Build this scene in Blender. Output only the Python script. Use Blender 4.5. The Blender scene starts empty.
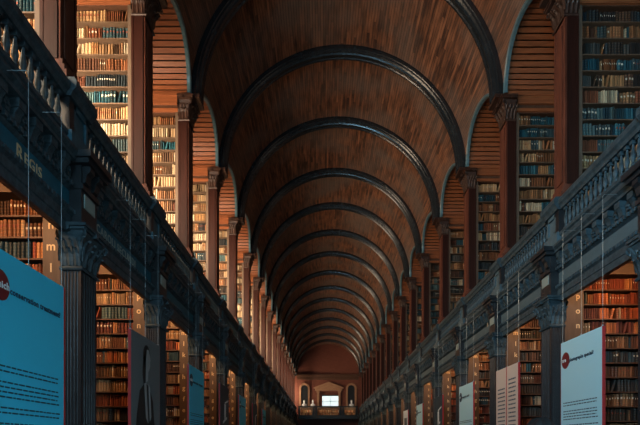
import bpy, math, random
from mathutils import Vector, Matrix
S = bpy.context.scene
COL = S.collection
R = random.Random(7)
pi = math.pi

# ------------------------------------------------------------------ camera, world, light, exposure
CAMX, CAMZ, BAY = -0.57, 1.6, 3.2
cam = bpy.data.objects.new('camera', bpy.data.cameras.new('camera'))
COL.objects.link(cam)
cam.location = (CAMX, 0, CAMZ); cam.rotation_euler = (pi / 2, 0, 0)
cam.data.sensor_width = 36; cam.data.lens = 512 / 640 * 36
cam.data.shift_x = -3 / 640; cam.data.shift_y = (446 - 212.5) / 640
cam.data.clip_end = 200
S.camera = cam
S.view_settings.view_transform = 'Standard'; S.view_settings.look = 'None'
S.view_settings.exposure = -0.25; S.view_settings.gamma = 1.0
S.view_settings.use_curve_mapping = False
S.cycles.use_denoising = True
S.cycles.max_bounces = 6
W = bpy.data.worlds.new('world'); S.world = W; W.use_nodes = True
W.node_tree.nodes['Background'].inputs[0].default_value = (0.35, 0.6, 0.8, 1)
W.node_tree.nodes['Background'].inputs[1].default_value = 0.1

def area(name, loc, rot, sx, sy, power, col, spread=pi):
    l = bpy.data.lights.new(name, 'AREA'); l.shape = 'RECTANGLE'; l.size = sx; l.size_y = sy
    l.energy = power; l.color = col; l.spread = spread
    o = bpy.data.objects.new(name, l); o.location = loc; o.rotation_euler = rot
    COL.objects.link(o); return o

LEFT_P, RIGHT_P = 180, 2.5
def aim(x, y, z): return Vector((x, y, z)).to_track_quat('-Z', 'Z').to_euler()
ZB = {-1: 1.93, 0: 2.85, 1: 3.77, 2: 4.76, 3: 5.80, 4: 6.87, 5: 7.84, 6: 8.82, 7: 9.80, 8: 10.86,
      9: 11.9, 10: 12.85, 11: 13.86, 12: 14.86, 13: 15.9, 14: 16.92, 15: 17.9}
END = 18.8 * BAY
YK = {k: z * BAY for k, z in ZB.items()}
YK[-2] = 1.0 * BAY; YK[-3] = 0.06 * BAY; YK[16] = END
Y0 = -3.4
WALLX = 6.1
LEFT_DAY, RIGHT_DAY = (1.0, 0.76, 0.53), (1.0, 0.82, 0.66)
WIN_Z, WIN_H, WIN_W = 7.6, 3.2, 1.7
for k in range(-2, 16):
    ym = (YK[k] + 0.42 + YK[k + 1]) / 2
    area('daylight_left', (-5.80, ym - .35, WIN_Z + .2), aim(1.0, .65, .06), 1.2, WIN_H, LEFT_P, LEFT_DAY, 2.2)
    area('added_left_fill', (-5.6, ym - .85, WIN_Z - .3), aim(.25, 1.0, .50),   .8, WIN_H, 125, LEFT_DAY, 1.5)  # added fill that brightens the left bookcases and vault boards
    area('daylight_right', (5.80, ym - .35, WIN_Z + .2), aim(-1.0, .9, .08), 1.2, WIN_H, RIGHT_P, RIGHT_DAY, 2.2)
# added cool fills behind the viewer, for the right side and the left banners
area('added_rear_fill', (-2.6, Y0 + .25, 4.6), aim(.7, 1, .05), 1.4, 5.0, 470, (0.36, 0.74, 1.0), 1.7)
area('added_rear_fill_low', (2.3, Y0 + .25, 2.6), aim(-.62, 1, -.32), 1.4, 2.2, 95, (0.45, 0.8, 1.0), 1.3)

# ------------------------------------------------------------------ materials
def mat(name, col, rough=0.5, metal=0.0, spec=0.5, emit=None, estr=0):
    m = bpy.data.materials.new(name); m.use_nodes = True
    b = m.node_tree.nodes['Principled BSDF']
    b.inputs['Base Color'].default_value = (*col, 1); b.inputs['Roughness'].default_value = rough
    b.inputs['Metallic'].default_value = metal
    b.inputs['Specular IOR Level'].default_value = spec
    if emit: b.inputs['Emission Color'].default_value = (*emit, 1); b.inputs['Emission Strength'].default_value = estr
    return m

def wood(name, c1, c2, scale=(1, 1, 1), rough=0.5, bump=0.1, planks=None, spec=0.4):
    """grain noise between two colours; planks=(axis, width): board joints along an axis of object space"""
    m = mat(name, c1, rough, spec=spec); nt = m.node_tree; N = nt.nodes; L = nt.links; b = N['Principled BSDF']
    tc = N.new('ShaderNodeTexCoord'); mp = N.new('ShaderNodeMapping'); mp.inputs['Scale'].default_value = scale
    L.new(tc.outputs['Object'], mp.inputs[0])
    n1 = N.new('ShaderNodeTexNoise'); n1.inputs['Scale'].default_value = 3; n1.inputs['Detail'].default_value = 8
    n1.inputs['Roughness'].default_value = 0.7
    L.new(mp.outputs[0], n1.inputs[0])
    cr = N.new('ShaderNodeValToRGB'); cr.color_ramp.elements[0].position = 0.3; cr.color_ramp.elements[1].position = 0.7
    cr.color_ramp.elements[0].color = (*c2, 1); cr.color_ramp.elements[1].color = (*c1, 1)
    L.new(n1.outputs[0], cr.inputs[0]); out = cr.outputs[0]
    L.new(out, b.inputs['Base Color'])
    bp = N.new('ShaderNodeBump'); bp.inputs['Strength'].default_value = bump; bp.inputs['Distance'].default_value = 0.02
    L.new(n1.outputs[0], bp.inputs['Height']); L.new(bp.outputs[0], b.inputs['Normal'])
    return m

def vault_wood(name, c1, c2, c3):
    """boards running along the hall; UV u = arc length in metres, v = metres along"""
    m = mat(name, c1, 0.62, spec=0.35); nt = m.node_tree; N = nt.nodes; L = nt.links; b = N['Principled BSDF']
    uv = N.new('ShaderNodeUVMap'); uv.uv_map = 'UVMap'
    sep = N.new('ShaderNodeSeparateXYZ'); L.new(uv.outputs[0], sep.inputs[0])
    div = N.new('ShaderNodeMath'); div.operation = 'DIVIDE'; div.inputs[1].default_value = 0.075; L.new(sep.outputs[0], div.inputs[0])
    fl = N.new('ShaderNodeMath'); fl.operation = 'FLOOR'; L.new(div.outputs[0], fl.inputs[0])
    fr = N.new('ShaderNodeMath'); fr.operation = 'FRACT'; L.new(div.outputs[0], fr.inputs[0])
    # random tone per board and per length of board
    wn = N.new('ShaderNodeTexWhiteNoise'); wn.noise_dimensions = '2D'
    ln = N.new('ShaderNodeMath'); ln.operation = 'DIVIDE'; ln.inputs[1].default_value = 1.6; L.new(sep.outputs[1], ln.inputs[0])
    off = N.new('ShaderNodeMath'); off.operation = 'MULTIPLY_ADD'; off.inputs[1].default_value = 0.37; L.new(fl.outputs[0], off.inputs[0]); L.new(ln.outputs[0], off.inputs[2])
    fl2 = N.new('ShaderNodeMath'); fl2.operation = 'FLOOR'; L.new(off.outputs[0], fl2.inputs[0])
    cmb = N.new('ShaderNodeCombineXYZ'); L.new(fl.outputs[0], cmb.inputs[0]); L.new(fl2.outputs[0], cmb.inputs[1])
    L.new(cmb.outputs[0], wn.inputs['Vector'])
    mp = N.new('ShaderNodeMapping'); mp.inputs['Scale'].default_value = (9, 1.1, 1); L.new(uv.outputs[0], mp.inputs[0])
    n = N.new('ShaderNodeTexNoise'); n.inputs['Scale'].default_value = 1.3; n.inputs['Detail'].default_value = 6; L.new(mp.outputs[0], n.inputs[0])
    n2 = N.new('ShaderNodeTexNoise'); n2.inputs['Scale'].default_value = 0.55; n2.inputs['Detail'].default_value = 4; L.new(uv.outputs[0], n2.inputs[0])
    a = N.new('ShaderNodeMath'); a.operation = 'MULTIPLY_ADD'; a.inputs[1].default_value = 0.38; L.new(wn.outputs[0], a.inputs[0])
    s2 = N.new('ShaderNodeMath'); s2.operation = 'MULTIPLY_ADD'; s2.inputs[1].default_value = 1.3; s2.inputs[2].default_value = -0.45
    L.new(n.outputs[0], s2.inputs[0]); L.new(s2.outputs[0], a.inputs[2])
    cr = N.new('ShaderNodeValToRGB'); e = cr.color_ramp.elements
    e[0].position = 0.15; e[0].color = (*c2, 1); e[1].position = 0.85; e[1].color = (*c1, 1)
    L.new(a.outputs[0], cr.inputs[0])
    mx = N.new('ShaderNodeMix'); mx.data_type = 'RGBA'; mx.inputs[7].default_value = (*c3, 1)
    r2 = N.new('ShaderNodeMapRange'); r2.inputs[1].default_value = 0.42; r2.inputs[2].default_value = 0.7; L.new(n2.outputs[0], r2.inputs[0])
    L.new(r2.outputs[0], mx.inputs[0]); L.new(cr.outputs[0], mx.inputs[6])
    gp = N.new('ShaderNodeMath'); gp.operation = 'LESS_THAN'; gp.inputs[1].default_value = 0.1; L.new(fr.outputs[0], gp.inputs[0])
    mg = N.new('ShaderNodeMix'); mg.data_type = 'RGBA'; mg.inputs[7].default_value = (c2[0] * .3, c2[1] * .3, c2[2] * .3, 1)
    L.new(gp.outputs[0], mg.inputs[0]); L.new(mx.outputs[2], mg.inputs[6]); L.new(mg.outputs[2], b.inputs['Base Color'])
    return m

def attr_mat(name, rough=0.55):
    m = mat(name, (1, 1, 1), rough, spec=0.4); nt = m.node_tree
    at = nt.nodes.new('ShaderNodeVertexColor'); at.layer_name = 'Col'
    n = nt.nodes.new('ShaderNodeTexNoise'); n.inputs['Scale'].default_value = 40
    tc = nt.nodes.new('ShaderNodeTexCoord'); nt.links.new(tc.outputs['Object'], n.inputs[0])
    mx = nt.nodes.new('ShaderNodeMix'); mx.data_type = 'RGBA'; mx.blend_type = 'MULTIPLY'; mx.inputs[0].default_value = 0.5
    nt.links.new(at.outputs[0], mx.inputs[6]); nt.links.new(n.outputs[0], mx.inputs[7])
    nt.links.new(mx.outputs[2], nt.nodes['Principled BSDF'].inputs['Base Color'])
    return m

M = {}
M['dark'] = wood('dark_painted_wood', (0.075, 0.115, 0.135), (0.016, 0.025, 0.03), (1, 4, 4), 0.45, 0.15, spec=0.3)
M['black'] = wood('blackened_wood', (0.03, 0.034, 0.038), (0.012, 0.013, 0.015), (2, 2, 2), 0.35, 0.2)
M['rib'] = wood('rib_wood', (0.02, 0.026, 0.03), (0.008, 0.01, 0.012), (2, 2, 2), 0.25, 0.1, spec=0.7)
M['red'] = wood('red_brown_wood', (0.19, 0.06, 0.035), (0.06, 0.018, 0.011), (6, 6, 0.6), 0.5, 0.15, spec=0.25)
M['red_shaded'] = wood('shaded_red_wood', (0.04, 0.011, 0.007), (0.018, 0.006, 0.004), (6, 6, .6), .5, .1, spec=.25)  # red wood with the shade of the near face put into its colour
M['boards'] = wood('orange_boards', (0.36, 0.115, 0.042), (0.16, 0.05, 0.02), (0.8, 6, 12), 0.5, 0.2)
M['joint'] = mat('board_joint', (0.03, 0.012, 0.006), 0.8)
M['shelf'] = wood('shelf_wood', (0.15, 0.095, 0.06), (0.08, 0.05, 0.032), (1, 6, 6), 0.5, 0.1)
M['stile'] = wood('stile_wood', (0.16, 0.11, 0.075), (0.09, 0.06, 0.042), (6, 6, 0.7), 0.5, 0.1)
M['letterpanel'] = wood('lettered_panel_wood', (0.12, 0.075, 0.05), (0.07, 0.045, 0.03), (6, 6, 0.7), 0.5, 0.1)
M['carcase'] = wood('carcase_wood', (0.11, 0.05, 0.028), (0.06, 0.028, 0.016), (5, 5, 0.7), 0.5, 0.1)
M['capitalwood'] = wood('capital_wood', (0.07, 0.032, 0.02), (0.025, 0.012, 0.009), (6, 6, 3), .45, .2)
M['edge'] = wood('arch_edge_highlight', (0.10, 0.19, 0.22), (0.05, 0.10, 0.12), (3, 3, 3), .3, .1, spec=.6)  # cool highlight along the arch edge, put into the moulding colour
M['vault'] = vault_wood('vault_boards', (0.36, 0.15, 0.075), (0.045, 0.018, 0.011), (0.15, 0.11, 0.09))
M['frieze'] = wood('frieze_paint', (0.012, 0.13, 0.19), (0.008, 0.085, 0.13), (2, 2, 2), 0.5, 0.05)
M['gold'] = mat('gold_leaf', (0.62, 0.46, 0.26), 0.5, 0.1)
M['grey'] = mat('grey_gilt', (0.30, 0.36, 0.33), 0.5, 0.1)
M['white'] = mat('white_marble', (0.8, 0.82, 0.85), 0.5)
M['plaster'] = mat('wall_plaster', (0.16, 0.12, 0.09), 0.8)
M['floor'] = wood('floor_boards', (0.16, 0.09, 0.05), (0.09, 0.05, 0.03), (8, 0.6, 1), 0.35, 0.1)
M['book'] = attr_mat('book_leather')
M['steel'] = mat('steel_cable', (0.35, 0.4, 0.42), 0.4, 0.6)
M['glass_lit'] = mat('daylit_glass', (0.8, 0.9, 1), 0.3, emit=(1, 0.8, 0.6), estr=0.15)
M['glass_cool'] = mat('added_cool_glass', (0.8, 0.9, 1), 0.3, emit=(0.6, 0.85, 1), estr=3.0)  # glowing panes of the two added rear windows
M['bulb'] = mat('warm_bulb', (1, 0.8, 0.5), 0.3, emit=(1, 0.6, 0.28), estr=12)
M['brass'] = mat('brass', (0.5, 0.35, 0.15), 0.35, 0.8)

# ------------------------------------------------------------------ helpers
class MB:
    def __init__(s): s.v = []; s.f = []; s.c = []; s.cur = None; s.mi = []; s.m = 0; s.uv = None
    def quad(s, *p):
        n = len(s.v); s.v += [tuple(q) for q in p]; s.f.append(tuple(range(n, n + len(p)))); s.c.append(s.cur); s.mi.append(s.m)
    def box(s, x0, x1, y0, y1, z0, z1):
        if x0 > x1: x0, x1 = x1, x0
        if y0 > y1: y0, y1 = y1, y0
        n = len(s.v)
        s.v += [(x0, y0, z0), (x1, y0, z0), (x1, y1, z0), (x0, y1, z0), (x0, y0, z1), (x1, y0, z1), (x1, y1, z1), (x0, y1, z1)]
        for f in ((0, 3, 2, 1), (4, 5, 6, 7), (0, 1, 5, 4), (1, 2, 6, 5), (2, 3, 7, 6), (3, 0, 4, 7)):
            s.f.append(tuple(n + i for i in f)); s.c.append(s.cur); s.mi.append(s.m)
    def grid(s, rows, close=False):
        n = len(s.v); a = len(rows); b = len(rows[0])
        for r in rows: s.v += [tuple(p) for p in r]
        for i in range(a - 1):
            for j in range(b if close else b - 1):
                j2 = (j + 1) % b
                s.f.append((n + i * b + j, n + i * b + j2, n + (i + 1) * b + j2, n + (i + 1) * b + j)); s.c.append(s.cur); s.mi.append(s.m)
    def lathe(s, prof, cx=0, cy=0, seg=10, ax='z', cap=True):
        rows = []
        for r, h in prof:
            rows.append([(cx + r * math.cos(2 * pi * i / seg), cy + r * math.sin(2 * pi * i / seg), h) for i in range(seg)])
        n = len(s.v); s.grid(rows, True)
        if cap:
            s.f.append(tuple(n + i for i in range(seg))[::-1]); s.c.append(s.cur); s.mi.append(s.m)
            m = n + (len(prof) - 1) * seg
            s.f.append(tuple(m + i for i in range(seg))); s.c.append(s.cur); s.mi.append(s.m)
    def tube(s, pts, r, seg=6):
        rows = []
        for i, p in enumerate(pts):
            p = Vector(p); d = (Vector(pts[min(i + 1, len(pts) - 1)]) - Vector(pts[max(i - 1, 0)])).normalized()
            u = d.orthogonal().normalized(); w = d.cross(u); rr = r[i] if isinstance(r, (list, tuple)) else r
            rows.append([p + rr * (math.cos(2 * pi * j / seg) * u + math.sin(2 * pi * j / seg) * w) for j in range(seg)])
        s.grid(rows, True)
    def sweep(s, prof, path0, path1):
        """prof: [(x,z)] extruded along y"""
        s.grid([[(x, y, z) for (x, z) in prof] for y in (path0, path1)], False)
    def prism(s, prof, y0, y1):
        n = len(prof); s.grid([[(x, y, z) for (x, z) in prof] for y in (y0, y1)], True)
        s.quad(*[(x, y0, z) for x, z in prof]); s.quad(*[(x, y1, z) for x, z in prof][::-1])
    def mesh(s, name, mats, smooth=False):
        me = bpy.data.meshes.new(name); me.from_pydata(s.v, [], s.f)
        for m in (mats if isinstance(mats, (list, tuple)) else [mats]): me.materials.append(m)
        if any(s.mi): me.polygons.foreach_set('material_index', s.mi)
        if smooth: me.polygons.foreach_set('use_smooth', [True] * len(s.f))
        if any(c is not None for c in s.c):
            ca = me.color_attributes.new('Col', 'FLOAT_COLOR', 'CORNER'); d = []
            for f, c in zip(s.f, s.c): d += [*(c or (1, 1, 1)), 1] * len(f)
            ca.data.foreach_set('color', d)
        me.update(); return me
    def obj(s, name, mats, parent=None, smooth=False, loc=None, recalc=True):
        me = s.mesh(name, mats, smooth)
        if recalc:
            import bmesh
            b = bmesh.new(); b.from_mesh(me); bmesh.ops.recalc_face_normals(b, faces=b.faces); b.to_mesh(me); b.free()
        return link(name, me, parent, loc)

def link(name, data, parent=None, loc=None):
    o = bpy.data.objects.new(name, data); COL.objects.link(o)
    if parent: o.parent = parent
    if loc: o.location = loc
    return o
def tag(o, label=None, cat=None, group=None, kind=None):
    if label: o['label'] = label
    if cat: o['category'] = cat
    if group: o['group'] = group
    if kind: o['kind'] = kind
    return o
def thing(name, label, cat, loc=(0, 0, 0), rz=0, group=None):
    o = link(name, None, None, loc); o.rotation_euler = (0, 0, rz); return tag(o, label, cat, group)
def dup(root, loc, label=None, group=None):
    r = root.copy(); COL.objects.link(r); r.location = loc
    if label: r['label'] = label
    if group: r['group'] = group
    for ch in root.children:
        c = ch.copy(); COL.objects.link(c); c.parent = r
        for g in ch.children:
            d = g.copy(); COL.objects.link(d); d.parent = c
    return r
def struct(o): o['kind'] = 'structure'; return o
ORD = ['first', 'second', 'third', 'fourth', 'fifth', 'sixth', 'seventh', 'eighth', 'ninth', 'tenth', 'eleventh', 'twelfth',
       'thirteenth', 'fourteenth', 'fifteenth', 'sixteenth', 'seventeenth', 'eighteenth', 'nineteenth', 'twentieth'] + \
      ['twenty-' + a for a in ('first', 'second', 'third', 'fourth', 'fifth', 'sixth', 'seventh', 'eighth', 'ninth')] + ['thirtieth'] + \
      ['thirty-' + a for a in ('first', 'second', 'third', 'fourth', 'fifth', 'sixth', 'seventh', 'eighth', 'ninth')] + ['fortieth'] + \
      ['forty-' + a for a in ('first', 'second', 'third', 'fourth', 'fifth', 'sixth', 'seventh', 'eighth', 'ninth')] + ['fiftieth']
SIDE = {-1: 'left', 1: 'right'}
def text(name, body, size, mtl, loc, rot, parent=None, extrude=0.002, align='LEFT', sx=1.0):
    c = bpy.data.curves.new(name, 'FONT'); c.body = body; c.size = size; c.extrude = extrude; c.align_x = align; c.resolution_u = 3
    c.space_character = 1.12; c.offset = .0025 if size > .05 else 0
    t = bpy.data.objects.new(name, c); me = bpy.data.meshes.new_from_object(t); bpy.data.objects.remove(t); bpy.data.curves.remove(c)
    me.name = name; me.materials.clear(); me.materials.append(mtl)
    o = link(name, me, parent, loc); o.rotation_euler = rot; o.scale = (sx, 1, 1); return o

# heights (world z)
IMP = 8.27 + CAMZ      # springing of the vault
RAD = 3.70
GF = 5.05              # gallery floor
SUP = 3.74             # face of gallery pilasters, half width of the nave
SLO = 3.49             # face of lower pilasters
LEN_Y = END

# ------------------------------------------------------------------ room shell
b = MB(); b.box(-6.3, 6.3, Y0 - .2, END + .4, -0.1, 0); struct(b.obj('floor', M['floor']))
for s in (-1, 1):
    b = MB(); xs = sorted((s * WALLX, s * (WALLX + .2)))
    # wall with window openings in every bay, at both levels
    ys = []
    for k in range(-2, 16):
        ym = (YK[k] + 0.42 + YK[k + 1]) / 2; ys.append((ym - WIN_W / 2, ym + WIN_W / 2))
    prev = Y0 - .2
    for (a0, a1) in ys:
        b.box(*xs, prev, a0, 0, 12); prev = a1
        b.box(*xs, a0, a1, 0, WIN_Z - WIN_H / 2); b.box(*xs, a0, a1, WIN_Z + WIN_H / 2, 12)
    b.box(*xs, prev, END + .4, 0, 12)
    struct(b.obj('wall_' + SIDE[s], M['plaster']))
    for i, (a0, a1) in enumerate(ys):
        w = MB(); w.m = 0
        x = s * (WALLX + .08)
        for yy in (a0, (a0 + a1) / 2 - .02, a1 - .05): w.box(x - .04, x + .04, yy, yy + .05, WIN_Z - WIN_H / 2, WIN_Z + WIN_H / 2)
        for q in range(6):
            zz = WIN_Z - WIN_H / 2 + q * (WIN_H - .05) / 5; w.box(x - .03, x + .03, a0, a1, zz, zz + .05)
        w.m = 1; w.box(x + .045, x + .055, a0, a1, WIN_Z - WIN_H / 2, WIN_Z + WIN_H / 2)
        struct(w.obj('window_%d' % (i + 1 + (18 if s > 0 else 0)), [M['stile'], M['glass_lit']]))
b = MB()
b.box(-6.3, -3.0, Y0 - .2, Y0, 0, 14.2); b.box(-1.4, 1.6, Y0 - .2, Y0, 0, 14.2); b.box(3.0, 6.3, Y0 - .2, Y0, 0, 14.2)
b.box(1.6, 3.0, Y0 - .2, Y0, 0, 1.5); b.box(1.6, 3.0, Y0 - .2, Y0, 3.8, 14.2)
b.box(-3.0, -1.4, Y0 - .2, Y0, 0, 2.0); b.box(-3.0, -1.4, Y0 - .2, Y0, 7.2, 14.2)
struct(b.obj('wall_back', M['plaster']))
b = MB(); b.box(-3.0, -1.4, Y0 - .12, Y0 - .1, 2.0, 7.2); b.m = 1
for q in range(4): b.box(-3.0 + q * .52, -2.96 + q * .52, Y0 - .1, Y0 - .06, 2, 7.2)
for q in range(8): b.box(-3.0, -1.4, Y0 - .1, Y0 - .06, 2 + q * .737, 2.04 + q * .737)
struct(b.obj('window_37', [M['glass_cool'], M['stile']]))  # unseen window added to go with the tall rear fill
b = MB(); b.box(1.6, 3.0, Y0 - .12, Y0 - .1, 1.5, 3.8); b.m = 1
for q in range(4): b.box(1.6 + q * .453, 1.64 + q * .453, Y0 - .1, Y0 - .06, 1.5, 3.8)
for q in range(5): b.box(1.6, 3.0, Y0 - .1, Y0 - .06, 1.5 + q * .565, 1.54 + q * .565)
struct(b.obj('window_38', [M['glass_cool'], M['stile']]))  # unseen window added to go with the low rear fill
# gallery floors
for s in (-1, 1):
    b = MB(); b.box(s * 3.735, s * WALLX, Y0, END, GF - .12, GF)
    o = struct(b.obj('floor_gallery_' + SIDE[s], M['carcase']))

# ---- barrel vault with a lunette over every bay
RISE = 0.86
bays = [(Y0, YK[-3])] + [(YK[k], YK[k + 1]) for k in range(-3, 16)]
vb = MB(); UV = []
tv = {-1: MB(), 1: MB()}
arcs = []
for bi, (ya, yb) in enumerate(bays):
    lo, hi = ya + .42, yb
    ym = (lo + hi) / 2; a = (hi - lo) / 2 - .03
    ny = 28; rows = []; uvr = []
    ylist = [ya] + [ym - a * math.cos(pi * i / ny) for i in range(ny + 1)] + [yb]
    for y in ylist:
        t = 1 - ((y - ym) / a) ** 2; h = RISE * math.sqrt(t) if t > 0 else 0
        th = math.asin(h / RAD); r = []; u = []
        for j in range(41):
            g = th + (pi - 2 * th) * j / 40
            r.append((RAD * math.cos(g), y, IMP + RAD * math.sin(g))); u.append((g * RAD, y))
        rows.append(r); uvr.append(u)
    n0 = len(vb.f); vb.grid(rows)
    for i in range(len(rows) - 1):
        for j in range(40): UV += [uvr[i][j], uvr[i][j + 1], uvr[i + 1][j + 1], uvr[i + 1][j]]
    for s in (-1, 1):
        # transverse vault: boards stepped like clinker so the joints are real
        nb = 13; pts = []
        for q in range(nb * 2 + 1):
            ph = pi * q / (nb * 2)
            pts.append((ym - a * math.cos(ph), RISE * math.sin(ph)))
        # the near and far walls of the alcove drop from the ellipse; boards are real strips with gaps
        t = tv[s]
        dense = []
        NB = 26
        for q in range(NB):
            p0, p1 = pi * q / NB, pi * (q + 1) / NB
            for (u0, u1, mi, off) in ((p0, p0 + (p1 - p0) * .22, 1, .03), (p0 + (p1 - p0) * .22, p1, 0, 0)):
                A = (ym - a * math.cos(u0), RISE * math.sin(u0) + off); B = (ym - a * math.cos(u1), RISE * math.sin(u1) + off)
                xa = math.sqrt(RAD ** 2 - max(A[1], 0) ** 2) - .01; xb = math.sqrt(RAD ** 2 - max(B[1], 0) ** 2) - .01
                t.m = mi
                t.quad((s * xa, A[0], IMP + A[1]), (s * 6.15, A[0], IMP + A[1]), (s * 6.15, B[0], IMP + B[1]), (s * xb, B[0], IMP + B[1]))
        arcs.append((s, ym, a))
me = vb.mesh('ceiling', M['vault'], True)
uvl = me.uv_layers.new(name='UVMap'); uvl.data.foreach_set('uv', [c for p in UV for c in p])
ceil = struct(link('ceiling', me))
for s in (-1, 1):
    o = tv[s].obj('ceiling_alcoves_' + SIDE[s], [M['boards'], M['joint']], recalc=False); struct(o)
# roof deck above so that no sky leaks in
b = MB(); b.box(-6.3, 6.3, Y0 - .2, END + .4, 14.3, 14.4)
for s in (-1, 1): b.box(s * 6.1, s * 6.3, Y0 - .2, END + .4, 12, 14.3)
struct(b.obj('roof', M['plaster']))
# lunette mouldings
for n, (s, ym, a) in enumerate(arcs):
    if ym + a < 3: continue
    b = MB(); rows = []
    for q in range(25):
        ph = pi * q / 24; y = ym - a * math.cos(ph); h = RISE * math.sin(ph); r = []
        for (dr, dx) in ((0.03, .01), (0.02, -.03), (-.02, -.045), (-.05, -.02), (-.06, .05)):
            yy = ym - (a + dr) * math.cos(ph); hh = (RISE + dr) * math.sin(ph)
            x = math.sqrt(RAD ** 2 - max(h, 0) ** 2) + dx
            r.append((s * x, yy, IMP + hh))
        rows.append(r)
    b.grid(rows); struct(b.obj('trim_%d' % (n + 1), M['edge'], smooth=False, recalc=False))

# ---- ribs
RIBP = [(3.695, 0), (3.585, 0), (3.57, .02), (3.53, .03), (3.50, .07), (3.46, .09), (3.46, .14), (3.485, .16), (3.485, .24), (3.46, .26), (3.46, .31), (3.50, .35), (3.52, .38), (3.695, .38)]
b = MB(); rows = []
for q in range(65):
    g = pi * q / 64; rows.append([(r * math.cos(g), y, r * math.sin(g)) for r, y in RIBP])
b.grid(rows, True)
rib_me = b.mesh('arch_rib', M['rib'], False)
for i, k in enumerate(range(-1, 16)):
    o = link('arch_rib', rib_me, None, (0, YK[k] + .02, IMP))
    tag(o, 'dark moulded wooden rib arching across the vault, %s from the viewer' % ORD[i], 'ceiling rib', 'dark ribs arching across the barrel vault')

# ------------------------------------------------------------------ end wall
b = MB()
b.box(-6.3, 6.3, END, END + .25, 0, 14.2)
struct(b.obj('wall_far', wood('end_wall_wood', (0.20, 0.065, 0.04), (0.13, 0.04, 0.025), (1, 1, 3), 0.5)))
b = MB(); b.box(-3.7, 3.7, END - .22, END, IMP - .12, IMP + .12); b.box(-3.7, 3.7, END - .3, END - .2, IMP + .04, IMP + .12)
b.box(-3.6, 3.6, END - .12, END, IMP - .5, IMP - .12)
struct(b.obj('trim_90', M['carcase']))

# ------------------------------------------------------------------ entablatures (both sides)
def entab(s):
    b = MB()
    # wall profile at height offsets relative to the camera level
    P = [(3.66, 2.56), (3.62, 2.56), (3.62, 2.66), (3.605, 2.67), (3.605, 2.77), (3.57, 2.80), (3.57, 2.85), (3.64, 2.86), (3.64, 3.08), (3.60, 3.11), (3.57, 3.17), (3.64, 3.18),
         (3.64, 3.40), (3.52, 3.41), (3.52, 3.45), (3.48, 3.49), (3.48, 3.53), (3.65, 3.54), (3.65, 3.72), (3.62, 3.74), (3.62, 3.79), (3.65, 3.80)]
    full = P + [(3.73, 3.80), (3.73, 2.58)]
    b.prism([(s * x, z + CAMZ) for x, z in full], Y0, END - 1.0)
    f = len(b.f)
    # frieze paint strip
    return b
def frieze_strip(s):
    b = MB(); b.box(s * 3.632, s * 3.65, Y0, END - 1.0, 2.865 + CAMZ, 3.075 + CAMZ); return b
def carving(s):
    """modillions, rosettes and the egg-and-dart strings"""
    b = MB(); y = 2.0
    while y < END - 1.2:
        b.box(s * 3.54, s * 3.66, y, y + .13, 3.32 + CAMZ, 3.405 + CAMZ)
        b.prism([(s * 3.66, 3.2 + CAMZ), (s * 3.60, 3.21 + CAMZ), (s * 3.585, 3.27 + CAMZ), (s * 3.55, 3.32 + CAMZ), (s * 3.66, 3.32 + CAMZ)], y + .015, y + .115)
        if y < 30:
            # rosette between two modillions
            cy = y + .215; cz = 3.29 + CAMZ
            for q in range(6):
                g = q * pi / 3; b.box(s * 3.60, s * 3.645, cy + .035 * math.cos(g) - .016, cy + .035 * math.cos(g) + .016, cz + .05 * math.sin(g) - .018, cz + .05 * math.sin(g) + .018)
            b.box(s * 3.585, s * 3.645, cy - .015, cy + .015, cz - .015, cz + .015)
        y += .30
    y = 2.0
    while y < 30:
        b.box(s * 3.555, s * 3.60, y, y + .045, 3.115 + CAMZ, 3.165 + CAMZ)
        b.box(s * 3.555, s * 3.58, y, y + .03, 2.80 + CAMZ, 2.84 + CAMZ)
        y += .085
    return b
for n, s in ((91, -1), (92, 1)):
    o = struct(entab(s).obj('trim_%d' % n, M['dark'])); root = o
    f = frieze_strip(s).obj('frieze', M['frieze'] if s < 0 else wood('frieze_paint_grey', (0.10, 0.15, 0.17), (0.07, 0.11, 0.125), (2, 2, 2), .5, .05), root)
    c = carving(s).obj('carved_modillions', M['dark'], root)
    if s < 0:
        F = (pi / 2, 0, pi / 2)
        text('lettering', 'I', 0.15, M['gold'], (-3.63, 1.50 * BAY, 2.905 + CAMZ), F, f)
        text('lettering', 'R', 0.20, M['gold'], (-3.63, 1.595 * BAY, 2.895 + CAMZ), F, f)
        text('lettering', 'EGIS', 0.155, M['gold'], (-3.63, 1.595 * BAY + .14, 2.905 + CAMZ), F, f)
        text('lettering', 'CAROLI SECUNDI', 0.165, M['grey'], (-3.63, 2.16 * BAY, 2.905 + CAMZ), F, f)

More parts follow.
